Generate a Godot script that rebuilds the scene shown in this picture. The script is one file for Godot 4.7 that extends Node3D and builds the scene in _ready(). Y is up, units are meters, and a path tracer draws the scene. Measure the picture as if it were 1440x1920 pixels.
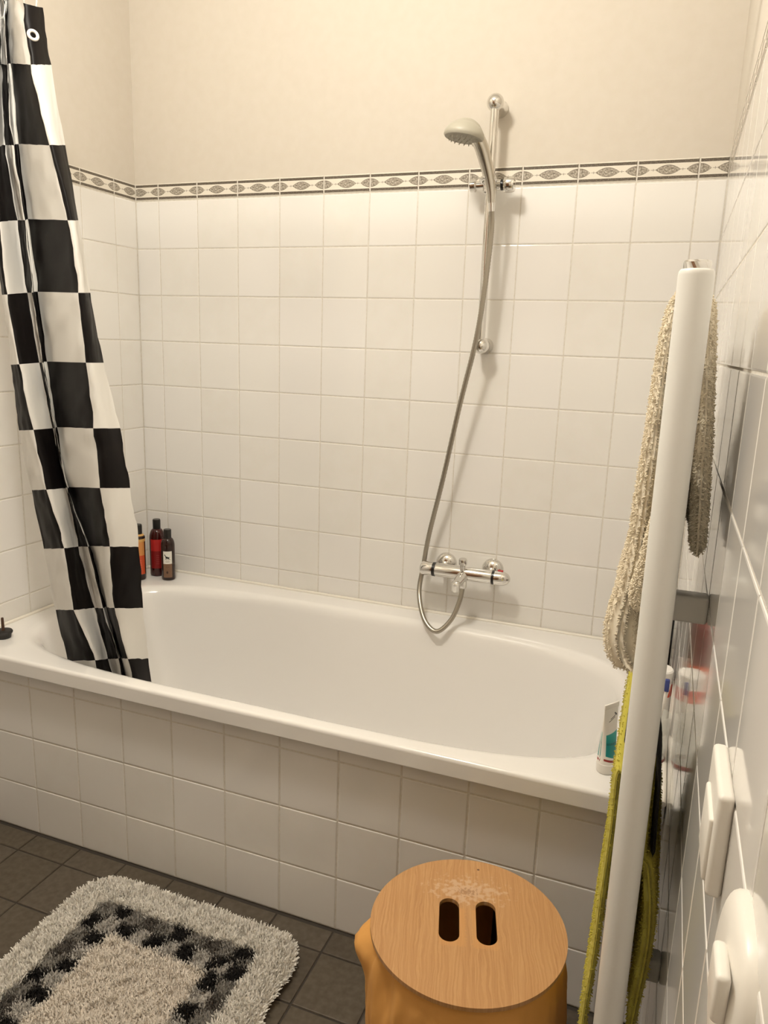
extends Node3D

# ---------------------------------------------------------------- geometry of the place (metres)
const XL := -0.09      # left wall
const XR := 1.72       # right wall
const ZB := 0.0        # back wall
const ZF := 2.75       # wall behind the camera
const H := 2.75        # ceiling
const T := 0.15        # tile pitch
const YT := 1.7935     # top of the plain tiles
const RIM := 0.53      # tub rim height
const CAM := Vector3(1.646, 1.358, 2.198)
const FOCAL := 1411.7

var cam_basis: Basis
var rng := RandomNumberGenerator.new()
var M := {}
var tile_cache := {}
var names := {}

func _ready() -> void:
	rng.seed = 4711
	# ------------------------------------------------ camera
	cam_basis = Basis(Vector3.UP, 0.3558) * Basis(Vector3.RIGHT, -0.2186) * Basis(Vector3.BACK, 0.0345)
	var cam := Camera3D.new()
	cam.name = "camera"
	add_child(cam)
	cam.transform = Transform3D(cam_basis, CAM)
	cam.fov = rad_to_deg(2.0 * atan(960.0 / FOCAL))
	cam.near = 0.02
	cam.far = 50.0
	cam.current = true
	# ------------------------------------------------ environment
	var we := WorldEnvironment.new()
	we.name = "environment"
	var env := Environment.new()
	env.background_mode = Environment.BG_COLOR
	env.background_color = Color(0, 0, 0)
	env.tonemap_mode = Environment.TONE_MAPPER_LINEAR
	env.tonemap_exposure = 0.90
	env.sdfgi_enabled = true
	env.ssao_enabled = true
	env.ssil_enabled = true
	we.environment = env
	add_child(we)
	# ------------------------------------------------ the ceiling lamp
	materials()
	ceiling_lamp(Vector3(0.84, 2.61, 1.34), 1.66, Color(1.0, 0.976, 0.930))
	# ------------------------------------------------ structure
	walls()
	tiled_floor()
	tub_front()
	# ------------------------------------------------ things
	bathtub()
	curtain()
	shower_rail()
	hand_shower()
	mixer()
	shower_hose()
	radiator()
	towels()
	laundry_stool()
	bath_mat()
	corner_bottles()
	end_bottles()
	bath_plug()
	wall_switches()

# ================================================================ helpers
func px_plane(px: float, py: float, axis: int, v: float) -> Vector3:
	# direction of a photo pixel, carried to the plane on which the thing stands
	var d := cam_basis * Vector3((px - 720.0) / FOCAL, -(py - 960.0) / FOCAL, -1.0)
	var t := (v - CAM[axis]) / d[axis]
	return CAM + d * t

func lin(r: float, g: float, b: float) -> Color:
	return Color(r / 255.0, g / 255.0, b / 255.0)

func mat(c: Color, rough := 0.5, metal := 0.0, spec := 0.5) -> StandardMaterial3D:
	var m := StandardMaterial3D.new()
	m.albedo_color = c
	m.roughness = rough
	m.metallic = metal
	m.metallic_specular = spec
	return m

func noise_tex(freq: float, a: Color, b: Color, size := 256, seed_ := 1, oct := 4) -> NoiseTexture2D:
	var n := FastNoiseLite.new()
	n.seed = seed_
	n.frequency = freq
	n.fractal_octaves = oct
	var t := NoiseTexture2D.new()
	t.width = size
	t.height = size
	t.seamless = true
	t.noise = n
	var g := Gradient.new()
	g.set_color(0, a)
	g.set_color(1, b)
	t.color_ramp = g
	return t

func noise_map(freq: float, size := 256, seed_ := 1, oct := 4) -> NoiseTexture2D:
	return noise_tex(freq, Color.BLACK, Color.WHITE, size, seed_, oct)

func tri(m: StandardMaterial3D, scale: float, world := true) -> StandardMaterial3D:
	m.uv1_triplanar = true
	m.uv1_world_triplanar = world
	m.uv1_scale = Vector3.ONE * scale
	return m

func bump(m: StandardMaterial3D, tex: Texture2D, cm: float) -> StandardMaterial3D:
	m.heightmap_enabled = true
	m.heightmap_texture = tex
	m.heightmap_scale = cm
	return m

func materials() -> void:
	M.tile = mat(lin(234, 231, 226), 0.08)
	tri(M.tile, 2.0)
	M.tile.albedo_texture = noise_tex(0.02, Color(0.985, 0.982, 0.975), Color(1, 1, 1), 256, 3)
	M.tile_b = mat(lin(233, 230, 225), 0.09)
	M.tile_c = mat(lin(234, 231, 227), 0.07)
	M.grout = mat(lin(224, 219, 210), 0.9)
	tri(M.grout, 6.0)
	M.grout.albedo_texture = noise_tex(0.05, Color(0.93, 0.92, 0.90), Color(1, 1, 1), 256, 8)
	M.paint = mat(lin(206, 198, 186), 0.85)
	tri(M.paint, 3.0)
	M.paint.albedo_texture = noise_tex(0.03, Color(0.985, 0.982, 0.975), Color(1, 1, 1), 256, 5)
	M.ceiling = mat(lin(238, 236, 230), 0.9)
	tri(M.ceiling, 3.0)
	M.border = mat(Color(1, 1, 1), 0.2)
	M.border.albedo_texture = border_print()
	M.floor_tile = []
	for k in 3:
		var f := mat([lin(94, 84, 71), lin(89, 79, 67), lin(98, 88, 76)][k], 0.5)
		tri(f, 5.0)
		f.albedo_texture = noise_tex(0.035, Color(0.78, 0.77, 0.75), Color(1, 1, 1), 256, 20 + k, 5)
		M.floor_tile.append(f)
	M.floor_grout = mat(lin(62, 56, 50), 0.95)
	M.enamel = mat(lin(236, 233, 229), 0.07)
	M.enamel.clearcoat_enabled = true
	M.enamel.clearcoat = 0.5
	M.enamel.clearcoat_roughness = 0.06
	M.silicone = mat(lin(232, 226, 214), 0.35)
	M.chrome = mat(lin(222, 220, 216), 0.09, 1.0)
	M.chrome_worn = mat(lin(205, 200, 190), 0.22, 1.0)
	M.hose = mat(lin(170, 164, 152), 0.34, 1.0)
	M.rubber = mat(lin(22, 18, 16), 0.5)
	M.black_plastic = mat(lin(16, 14, 13), 0.3)
	M.grey_plastic = mat(lin(176, 171, 156), 0.42)
	M.grey_plastic_dark = mat(lin(150, 145, 130), 0.5)
	M.clear_plastic = mat(Color(0.93, 0.93, 0.9, 0.25), 0.08)
	M.clear_plastic.transparency = BaseMaterial3D.TRANSPARENCY_ALPHA
	M.white_lacquer = mat(lin(230, 228, 222), 0.28)
	M.white_plastic = mat(lin(236, 231, 222), 0.35)
	M.white_gloss = mat(lin(236, 232, 226), 0.2)

# ---- mesh building
class Mesher:
	var st := SurfaceTool.new()
	var any := false
	func _init() -> void:
		st.begin(Mesh.PRIMITIVE_TRIANGLES)
	func group(g: int) -> void:
		st.set_smooth_group(g)
	func t3(a: Vector3, b: Vector3, c: Vector3, ua := Vector2.ZERO, ub := Vector2.ZERO, uc := Vector2.ZERO) -> void:
		st.set_uv(ua); st.add_vertex(a)
		st.set_uv(ub); st.add_vertex(b)
		st.set_uv(uc); st.add_vertex(c)
	func q(a: Vector3, b: Vector3, c: Vector3, d: Vector3, ua := Vector2.ZERO, ub := Vector2.ZERO, uc := Vector2.ZERO, ud := Vector2.ZERO) -> void:
		# a b c d clockwise seen from outside
		t3(a, b, c, ua, ub, uc)
		t3(a, c, d, ua, uc, ud)
	func done() -> ArrayMesh:
		st.generate_normals()
		return st.commit()

func obj(called: String, mesh: Mesh, m: Material, parent: Node3D) -> MeshInstance3D:
	var o := MeshInstance3D.new()
	o.name = called
	o.mesh = mesh
	o.material_override = m
	parent.add_child(o, true)
	return o

func thing(called: String, label: String, category: String, at := Vector3.ZERO, group := "", kind := "") -> Node3D:
	var o := Node3D.new()
	var n: int = names.get(called, 0)
	names[called] = n + 1
	o.name = called if n == 0 else "%s_%03d" % [called, n]
	add_child(o)
	o.position = at
	o.set_meta("label", label)
	o.set_meta("category", category)
	if group:
		o.set_meta("group", group)
	if kind:
		o.set_meta("kind", kind)
	return o

# a grid of points p[i][j]; closed in i and/or j; winding chosen with flip
func grid_into(k: Mesher, p: Array, close_i := false, close_j := false, flip := false, uv: Array = []) -> void:
	var ni := p.size()
	var nj: int = p[0].size()
	for i in (ni if close_i else ni - 1):
		for j in (nj if close_j else nj - 1):
			var i2 := (i + 1) % ni
			var j2 := (j + 1) % nj
			var a: Vector3 = p[i][j]
			var b: Vector3 = p[i2][j]
			var c: Vector3 = p[i2][j2]
			var d: Vector3 = p[i][j2]
			if uv.size():
				if flip:
					k.q(a, d, c, b, uv[i][j], uv[i][j2], uv[i2][j2], uv[i2][j])
				else:
					k.q(a, b, c, d, uv[i][j], uv[i2][j], uv[i2][j2], uv[i][j2])
			elif flip:
				k.q(a, d, c, b)
			else:
				k.q(a, b, c, d)

# profile of Vector2(radius, y) turned around the y axis
func lathe(profile: Array, seg := 32, crease := 35.0) -> ArrayMesh:
	var k := Mesher.new()
	var g := 1
	var last := 0.0
	for i in profile.size() - 1:
		var a: Vector2 = profile[i]
		var b: Vector2 = profile[i + 1]
		var ang := rad_to_deg((b - a).angle())
		if i > 0 and absf(wrapf(ang - last, -180, 180)) > crease:
			g += 1
		last = ang
		k.group(g)
		for s in seg:
			var t0 := TAU * s / seg
			var t1 := TAU * (s + 1) / seg
			var p := Vector3(a.x * cos(t0), a.y, a.x * sin(t0))
			var q := Vector3(a.x * cos(t1), a.y, a.x * sin(t1))
			var r := Vector3(b.x * cos(t1), b.y, b.x * sin(t1))
			var w := Vector3(b.x * cos(t0), b.y, b.x * sin(t0))
			var u0 := Vector2(float(s) / seg, a.y)
			var u1 := Vector2(float(s + 1) / seg, a.y)
			var v1 := Vector2(float(s + 1) / seg, b.y)
			var v0 := Vector2(float(s) / seg, b.y)
			if a.x > 1e-6:
				k.t3(p, q, r, u0, u1, v1)
			if b.x > 1e-6:
				k.t3(p, r, w, u0, v1, v0)
	return k.done()

func spline(pts: Array, n: int) -> PackedVector3Array:
	var out := PackedVector3Array()
	var m := pts.size()
	for i in m - 1:
		var a: Vector3 = pts[maxi(i - 1, 0)]
		var b: Vector3 = pts[i]
		var c: Vector3 = pts[i + 1]
		var d: Vector3 = pts[mini(i + 2, m - 1)]
		for s in n:
			out.append(b.cubic_interpolate(c, a, d, float(s) / n))
	out.append(pts[m - 1])
	return out

func tube_into(k: Mesher, path: PackedVector3Array, radii: Array, seg := 16, caps := true, rib := 0.0) -> void:
	var n := path.size()
	var rings := []
	var up := Vector3.UP
	var prev := Vector3.ZERO
	for i in n:
		var tg := (path[mini(i + 1, n - 1)] - path[maxi(i - 1, 0)]).normalized()
		if i == 0:
			up = Vector3.RIGHT if absf(tg.dot(Vector3.UP)) > 0.9 else Vector3.UP
		var x := up.cross(tg).normalized()
		up = tg.cross(x).normalized()
		var r: float = radii[0] if radii.size() == 1 else lerpf(radii[int(float(i) / (n - 1) * (radii.size() - 1))], radii[mini(int(float(i) / (n - 1) * (radii.size() - 1)) + 1, radii.size() - 1)], fmod(float(i) / (n - 1) * (radii.size() - 1), 1.0))
		if rib > 0.0:
			r += rib * (1.0 if i % 2 == 0 else -1.0)
		var ring := []
		for s in seg:
			var t := TAU * s / seg
			ring.append(path[i] + (x * cos(t) + up * sin(t)) * r)
		rings.append(ring)
	k.group(1)
	grid_into(k, rings, false, true, false)
	if caps:
		k.group(2)
		for e in 2:
			var ring: Array = rings[0] if e == 0 else rings[n - 1]
			var c: Vector3 = path[0] if e == 0 else path[n - 1]
			for s in seg:
				if e == 0:
					k.t3(c, ring[s], ring[(s + 1) % seg])
				else:
					k.t3(c, ring[(s + 1) % seg], ring[s])

func tube(pts: Array, r: float, seg := 16) -> ArrayMesh:
	var k := Mesher.new()
	tube_into(k, PackedVector3Array(pts), [r], seg)
	return k.done()

# box with rounded edges, centred at c
func rbox_into(k: Mesher, c: Vector3, size: Vector3, r: float, steps := 3) -> void:
	# superposed sphere-grid technique: cube-mapped rings
	var h := size * 0.5 - Vector3.ONE * r
	var rings := []
	var n := steps * 2 + 2
	var lat := []
	for i in steps + 1:
		lat.append([-PI / 2 + PI / 2 * i / steps, -1.0])
	for i in steps + 1:
		lat.append([PI / 2 * i / steps, 1.0])
	for l in lat:
		var ring := []
		for qd in 4:
			var sx: float = [1, -1, -1, 1][qd]
			var sz: float = [1, 1, -1, -1][qd]
			for i in steps + 1:
				var t := PI / 2 * qd + PI / 2 * i / steps
				var cl := cos(float(l[0]))
				ring.append(c + Vector3(sx * h.x + r * cos(t) * cl, l[1] * h.y + r * sin(float(l[0])), sz * h.z + r * sin(t) * cl))
		rings.append(ring)
	k.group(1)
	grid_into(k, rings, false, true, true)
	for e in 2:
		var ring: Array = rings[0] if e == 0 else rings[rings.size() - 1]
		var m := Vector3(c.x, ring[0].y, c.z)
		for s in ring.size():
			var a: Vector3 = ring[s]
			var b: Vector3 = ring[(s + 1) % ring.size()]
			if e == 0:
				k.t3(m, b, a)
			else:
				k.t3(m, a, b)

func rbox(size: Vector3, r: float, c := Vector3.ZERO, steps := 3) -> ArrayMesh:
	var k := Mesher.new()
	rbox_into(k, c, size, r, steps)
	return k.done()

func box(size: Vector3) -> BoxMesh:
	var b := BoxMesh.new()
	b.size = size
	return b

func turned(mesh: Mesh, m: Material, called: String, parent: Node3D, at: Vector3, axis: Vector3) -> MeshInstance3D:
	# mesh made along +y, put at «at» with its y along axis
	var o := obj(called, mesh, m, parent)
	var y := axis.normalized()
	var x := y.cross(Vector3.FORWARD if absf(y.z) < 0.9 else Vector3.UP).normalized()
	o.transform = Transform3D(Basis(x, y, x.cross(y)), at)
	return o

# ================================================================ lamp
func ceiling_lamp(at: Vector3, energy: float, color: Color) -> void:
	var t := thing("ceiling_lamp", "white glass globe lamp on the ceiling", "lamp", Vector3(at.x, H, at.z))
	var d := at.y - H
	obj("base_plate", lathe([Vector2(0, -0.001), Vector2(0.075, -0.001), Vector2(0.075, -0.02), Vector2(0.06, -0.032), Vector2(0, -0.032)], 40), M.white_plastic, t)
	var prof := []
	for i in 25:
		var a := -PI / 2 + PI * i / 24.0
		prof.append(Vector2(0.115 * cos(a), d + 0.115 * sin(a)))
	var glass := mat(lin(250, 240, 220), 0.4)
	glass.emission_enabled = true
	glass.emission = color
	glass.emission_energy_multiplier = 3.0
	obj("glass_globe", lathe(prof, 48), glass, t)
	var l := OmniLight3D.new()
	l.name = "bulb"
	l.light_color = color
	l.light_energy = energy
	l.light_size = 0.11
	l.omni_range = 12.0
	l.omni_attenuation = 2.0
	l.shadow_enabled = true
	l.position = Vector3(0, d, 0)
	t.add_child(l)

# ================================================================ tiles
func tile_mesh(w: float, h: float, thick := 0.006, soft := 0.0026) -> ArrayMesh:
	var key := "%.4f_%.4f_%.4f_%.4f" % [w, h, thick, soft]
	if tile_cache.has(key):
		return tile_cache[key]
	var k := Mesher.new()
	var rings := []
	for s in [[soft, 0.0], [soft * 0.3, -soft * 0.16], [0.0, -soft * 0.55], [0.0, -thick]]:
		var i: float = s[0]
		var x := w / 2 - i
		var y := h / 2 - i
		rings.append([Vector3(-x, -y, s[1]), Vector3(-x, y, s[1]), Vector3(x, y, s[1]), Vector3(x, -y, s[1])])
	k.group(-1)
	var uvf := func(v: Vector3) -> Vector2: return Vector2(v.x / w + 0.5, 0.5 - v.y / h)
	var f: Array = rings[0]
	k.q(f[0], f[1], f[2], f[3], uvf.call(f[0]), uvf.call(f[1]), uvf.call(f[2]), uvf.call(f[3]))
	for r in 3:
		for s in 4:
			var a: Vector3 = rings[r][s]
			var b: Vector3 = rings[r][(s + 1) % 4]
			var c: Vector3 = rings[r + 1][(s + 1) % 4]
			var d: Vector3 = rings[r + 1][s]
			k.q(a, d, c, b, uvf.call(a), uvf.call(d), uvf.call(c), uvf.call(b))
	var m := k.done()
	tile_cache[key] = m
	return m

# fills a wall with tiles. frame: x along the wall, y up, z out of it. us, vs: joint positions
func lay_tiles(parent: Node3D, frame: Transform3D, us: Array, vs: Array, mats: Array, called := "tile", gap := 0.0026, tilt := 0.0012) -> void:
	for i in us.size() - 1:
		for j in vs.size() - 1:
			var w: float = us[i + 1] - us[i] - gap
			var h: float = vs[j + 1] - vs[j] - gap
			if w < 0.008 or h < 0.008:
				continue
			var o := obj(called, tile_mesh(w, h), mats[rng.randi() % mats.size()], parent)
			var b := Basis.from_euler(Vector3(rng.randf_range(-tilt, tilt), rng.randf_range(-tilt, tilt), 0))
			o.transform = frame * Transform3D(b, Vector3((us[i] + us[i + 1]) / 2, (vs[j] + vs[j + 1]) / 2, 0))

func border_mesh(w: float, h: float, u0: float, u1: float) -> ArrayMesh:
	var k := Mesher.new()
	k.group(-1)
	var x := w / 2
	var y := h / 2
	var s := 0.0012
	var f := [Vector3(-x + s, -y + s, 0), Vector3(-x + s, y - s, 0), Vector3(x - s, y - s, 0), Vector3(x - s, -y + s, 0)]
	var g := [Vector3(-x, -y, -s), Vector3(-x, y, -s), Vector3(x, y, -s), Vector3(x, -y, -s)]
	var r := [Vector3(-x, -y, -0.006), Vector3(-x, y, -0.006), Vector3(x, y, -0.006), Vector3(x, -y, -0.006)]
	var uv := [Vector2(u0, 1), Vector2(u0, 0), Vector2(u1, 0), Vector2(u1, 1)]
	k.q(f[0], f[1], f[2], f[3], uv[0], uv[1], uv[2], uv[3])
	for i in 4:
		var n := (i + 1) % 4
		k.q(f[i], g[i], g[n], f[n], uv[i], uv[i], uv[n], uv[n])
		k.q(g[i], r[i], r[n], g[n], uv[i], uv[i], uv[n], uv[n])
	return k.done()

func lay_border(parent: Node3D, frame: Transform3D, us: Array, y0: float, y1: float, mirrored := false) -> void:
	for i in us.size() - 1:
		var w: float = us[i + 1] - us[i]
		if w < 0.012:
			continue
		var u0 := 0.0
		var u1 := 1.0
		if w < T - 0.004:
			if i == 0:
				u0 = 1.0 - w / T
			else:
				u1 = w / T
		var o := obj("border_tile", border_mesh(w - 0.0042, y1 - y0 - 0.002, u0, u1), M.border, parent)
		o.transform = frame * Transform3D(Basis(), Vector3((us[i] + us[i + 1]) / 2, (y0 + y1) / 2, 0.0008))

func border_print() -> ImageTexture:
	# pale glaze, two dark speckled bands, pointed ovals with a scroll pattern: half - whole - half
	var w := 600
	var h := 200
	var im := Image.create(w, h, false, Image.FORMAT_RGB8)
	var n := FastNoiseLite.new()
	n.seed = 12
	n.frequency = 0.06
	var n2 := FastNoiseLite.new()
	n2.seed = 13
	n2.frequency = 0.035
	var pale := lin(226, 219, 206)
	var dark := lin(88, 80, 70)
	var oval := lin(156, 147, 134)
	for y in h:
		for x in w:
			var c := pale
			var fx := float(x) / w
			var fy := float(y) / h
			if (fy > 0.02 and fy < 0.18) or (fy > 0.82 and fy < 0.98):
				c = dark.lerp(lin(140, 130, 116), clampf(n.get_noise_2d(x * 0.7, y * 1.4) * 1.6, 0.0, 0.8))
			else:
				var best := 9.0
				for cx in [0.0, 0.5, 1.0]:
					var dx: float = absf(fx - cx) / (0.215 if cx == 0.5 else 0.19)
					var half := 0.245 * (1.0 - dx * dx)
					if dx < 1.0:
						var e := absf(fy - 0.5) / maxf(half, 0.001)
						best = minf(best, e)
				if best < 1.0:
					c = oval.lerp(lin(205, 197, 183), clampf(n2.get_noise_2d(x, y) * 2.2, 0.0, 0.75))
					c = c.lerp(lin(104, 96, 86), clampf(-n2.get_noise_2d(x + 300, y) * 1.9, 0.0, 0.7))
					if best > 0.86:
						c = lin(110, 102, 92)
				else:
					for cx in [0.25, 0.75]:
						var q := Vector2((fx - cx) * 3.0, fy - 0.5)
						if (absf(q.y) < 0.012 and absf(q.x) < 0.14) or q.length() < 0.03 or (absf(q.x) < 0.012 and absf(q.y) < 0.07):
							c = lin(150, 141, 128)
			im.set_pixel(x, y, c)
	return ImageTexture.create_from_image(im)

func joints(a: float, b: float, origin: float, pitch := T) -> Array:
	var out := [a]
	var k := ceili((a - origin) / pitch - 0.05)
	while origin + k * pitch < b - 0.004:
		if origin + k * pitch > a + 0.004:
			out.append(origin + k * pitch)
		k += 1
	out.append(b)
	return out

func wall(called: String, label: String, frame: Transform3D, length: float, us: Array, vs: Array, bottom := 0.0, tiled := true) -> void:
	var t := thing(called, label, "wall", Vector3.ZERO, "", "structure")
	var top := YT + 0.0545
	if not tiled:
		var p := obj("plaster", box(Vector3(length + 0.2, H, 0.1)), M.paint, t)
		p.transform = frame * Transform3D(Basis(), Vector3(length / 2, H / 2, -0.05))
		return
	var g := obj("grout_bed", box(Vector3(length + 0.2, top, 0.1)), M.grout, t)
	g.transform = frame * Transform3D(Basis(), Vector3(length / 2, top / 2, -0.05 - 0.0011))
	var u := obj("plaster", box(Vector3(length + 0.2, H - top, 0.1)), M.paint, t)
	u.transform = frame * Transform3D(Basis(), Vector3(length / 2, (H + top) / 2, -0.05 - 0.0009))
	lay_tiles(t, frame, us, vs, [M.tile, M.tile_b, M.tile_c])
	lay_border(t, frame, us, YT + 0.002, YT + 0.054)

func walls() -> void:
	var rows := joints(0.0, YT, YT)
	var rows_back := []
	for y in rows:
		if y > 0.44:
			rows_back.append(y)
	# back wall: u = x - XL
	var us := []
	for x in joints(XL, XR, 0.0):
		us.append(x - XL)
	wall("wall_back", "white tiled wall behind the bathtub with patterned border under cream plaster", Transform3D(Basis(), Vector3(XL, 0, ZB)), XR - XL, us, rows_back)
	# left wall faces +x, u runs from the front of the room to the corner
	var ul := []
	for z in joints(0.0, ZF, 0.104):
		ul.append(ZF - z)
	ul.reverse()
	wall("wall_left", "white tiled wall at the curtain end of the bathtub", Transform3D(Basis(Vector3(0, 0, -1), Vector3.UP, Vector3(1, 0, 0)), Vector3(XL, 0, ZF)), ZF, ul, rows)
	# right wall faces -x, u runs from the corner towards the camera
	wall("wall_right", "glossy white tiled wall behind the towel radiator", Transform3D(Basis(Vector3(0, 0, 1), Vector3.UP, Vector3(-1, 0, 0)), Vector3(XR, 0, 0)), ZF, joints(0.0, ZF, 0.12), rows)
	wall("wall_front", "plain cream wall opposite the bathtub", Transform3D(Basis(Vector3(-1, 0, 0), Vector3.UP, Vector3(0, 0, -1)), Vector3(XR, 0, ZF)), XR - XL, [], [], 0.0, false)
	var door := thing("door_1", "added unseen brown door opposite the bathtub that darkens the chrome reflections", "door", Vector3(0.62, 0, ZF), "", "structure")  # unseen door, added to darken chrome reflections and cut bounce from this wall
	var dm := mat(lin(122, 86, 58), 0.5)
	obj("leaf", rbox(Vector3(0.86, 2.06, 0.04), 0.003, Vector3(0, 1.035, -0.022), 2), dm, door)
	for x in [-0.47, 0.47]:
		obj("jamb", rbox(Vector3(0.07, 2.13, 0.05), 0.004, Vector3(x, 1.066, -0.026), 2), dm, door)
	obj("lintel", rbox(Vector3(0.87, 0.065, 0.05), 0.004, Vector3(0, 2.099, -0.026), 2), dm, door)
	obj("handle", tube([Vector3(0.37, 1.05, -0.04), Vector3(0.37, 1.05, -0.09), Vector3(0.26, 1.05, -0.09)], 0.009, 14), M.chrome, door)
	var c := thing("ceiling", "plain white ceiling", "ceiling", Vector3.ZERO, "", "structure")
	var o := obj("plaster", box(Vector3(XR - XL + 0.2, 0.1, ZF + 0.2)), M.ceiling, c)
	o.position = Vector3((XL + XR) / 2, H + 0.05, ZF / 2)

func tiled_floor() -> void:
	var f := thing("floor", "dark grey tiled bathroom floor", "floor", Vector3.ZERO, "", "structure")
	var g := obj("grout_bed", box(Vector3(XR - XL + 0.2, 0.1, ZF + 0.2)), M.floor_grout, f)
	g.position = Vector3((XL + XR) / 2, -0.05 - 0.0025, ZF / 2)
	var frame := Transform3D(Basis(Vector3(1, 0, 0), Vector3(0, 0, -1), Vector3(0, 1, 0)), Vector3.ZERO)
	var vs := []
	for z in joints(0.80, ZF, 0.868):
		vs.append(-z)
	vs.reverse()
	lay_tiles(f, frame, joints(XL, XR, 1.036), vs, M.floor_tile, "floor_tile", 0.004, 0.002)

func tub_front() -> void:
	var t := thing("wall_tub_front", "white tiled panel closing the front of the bathtub", "wall", Vector3.ZERO, "", "structure")
	var z := 0.793
	var g := obj("grout_bed", box(Vector3(XR - XL, 0.485, 0.02)), M.grout, t)
	g.position = Vector3((XL + XR) / 2, 0.2425, z - 0.010 - 0.0012)
	var us := joints(XL, XR, 0.136)
	var vs := [0.0]
	for k in [2, 1, 0]:
		vs.append(1.7935 - 1.3546 - k * T)
	vs.append(0.4855)
	lay_tiles(t, Transform3D(Basis(), Vector3(0, 0, z)), us, vs, [M.tile, M.tile_b, M.tile_c], "tile", 0.0035, 0.002)

# ================================================================ bathtub
func rect_ray(c: Vector2, lo: Vector2, hi: Vector2, r: float, a: float) -> Vector2:
	# point of a rounded rectangle in direction a from c
	var d := Vector2(cos(a), sin(a))
	var t0 := 0.0
	var t1 := 4.0
	var mid := (lo + hi) / 2
	var half := (hi - lo) / 2 - Vector2(r, r)
	for i in 40:
		var m := (t0 + t1) / 2
		var p := (c + d * m - mid).abs() - half
		var sd := Vector2(maxf(p.x, 0), maxf(p.y, 0)).length() + minf(maxf(p.x, p.y), 0.0) - r
		if sd < 0:
			t0 = m
		else:
			t1 = m
	return c + d * t0

func super_ray(c: Vector2, ab: Vector2, n: float, a: float) -> Vector2:
	var d := Vector2(cos(a), sin(a))
	var k := pow(pow(absf(d.x) / ab.x, n) + pow(absf(d.y) / ab.y, n), -1.0 / n)
	return c + d * k

func bathtub() -> void:
	var t := thing("bathtub", "white built-in bathtub with a wide rounded rim", "bathtub", Vector3(0.81, 0, 0.42))
	var c := Vector2(0.8075, 0.44)
	var ab := Vector2(0.817, 0.343)
	var lo := Vector2(XL + 0.001, 0.001)
	var hi := Vector2(XR - 0.001, 0.826)
	var n := 192
	var rings := []
	# outer lip from below, over the rim
	for s in [[0.030, 0.4865], [0.004, 0.4865], [0.001, 0.4873], [0.0, 0.4890], [0.0, 0.4905], [0.0, 0.5205], [0.0, 0.5220], [0.0010, 0.5255], [0.0032, 0.5284], [0.0068, 0.5298], [0.0085, 0.530], [0.012, 0.530]]:
		var ring := []
		for i in n:
			var p := rect_ray(c, lo + Vector2(s[0], s[0]), hi - Vector2(s[0], s[0]), 0.014, TAU * i / n)
			ring.append(Vector3(p.x, s[1], p.y) - t.position)
		rings.append(ring)
	# opening and the basin (inset in x, inset in z, y, exponent)
	for s in [[-0.022, -0.014, 0.5302, 4.0], [-0.008, -0.006, 0.5290, 4.0], [0.0, 0.0, 0.5262, 4.0], [0.008, 0.006, 0.5205, 4.0], [0.015, 0.011, 0.511, 3.9], [0.021, 0.015, 0.497, 3.9], [0.028, 0.018, 0.47, 3.8], [0.05, 0.027, 0.40, 3.7], [0.085, 0.04, 0.30, 3.5], [0.125, 0.055, 0.22, 3.3], [0.165, 0.075, 0.165, 3.2], [0.21, 0.105, 0.135, 3.1], [0.27, 0.15, 0.122, 3.0], [0.40, 0.22, 0.118, 2.6], [0.60, 0.30, 0.117, 2.2]]:
		var ring := []
		for i in n:
			var p := super_ray(c, ab - Vector2(s[0], s[1]), s[3], TAU * i / n)
			ring.append(Vector3(p.x, s[2], p.y) - t.position)
		rings.append(ring)
	var k := Mesher.new()
	k.group(1)
	grid_into(k, rings, false, true, true)
	var last: Array = rings[rings.size() - 1]
	var m := Vector3(c.x, 0.1165, c.y) - t.position
	for i in n:
		k.t3(m, last[i], last[(i + 1) % n])
	obj("basin", k.done(), M.enamel, t)
	# silicone bead where the rim meets the walls
	var s := Mesher.new()
	var y := RIM + 0.001
	tube_into(s, PackedVector3Array([Vector3(XL + 0.0062, y, 0.82), Vector3(XL + 0.0062, y, 0.0062)]), [0.006], 10)
	tube_into(s, PackedVector3Array([Vector3(XL + 0.0062, y, 0.0062), Vector3(XR - 0.0062, y, 0.0062)]), [0.006], 10)
	tube_into(s, PackedVector3Array([Vector3(XR - 0.0062, y, 0.0062), Vector3(XR - 0.0062, y, 0.82)]), [0.006], 10)
	var b := obj("sealant_bead", s.done(), M.silicone, t)
	b.position = -t.position

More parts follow.
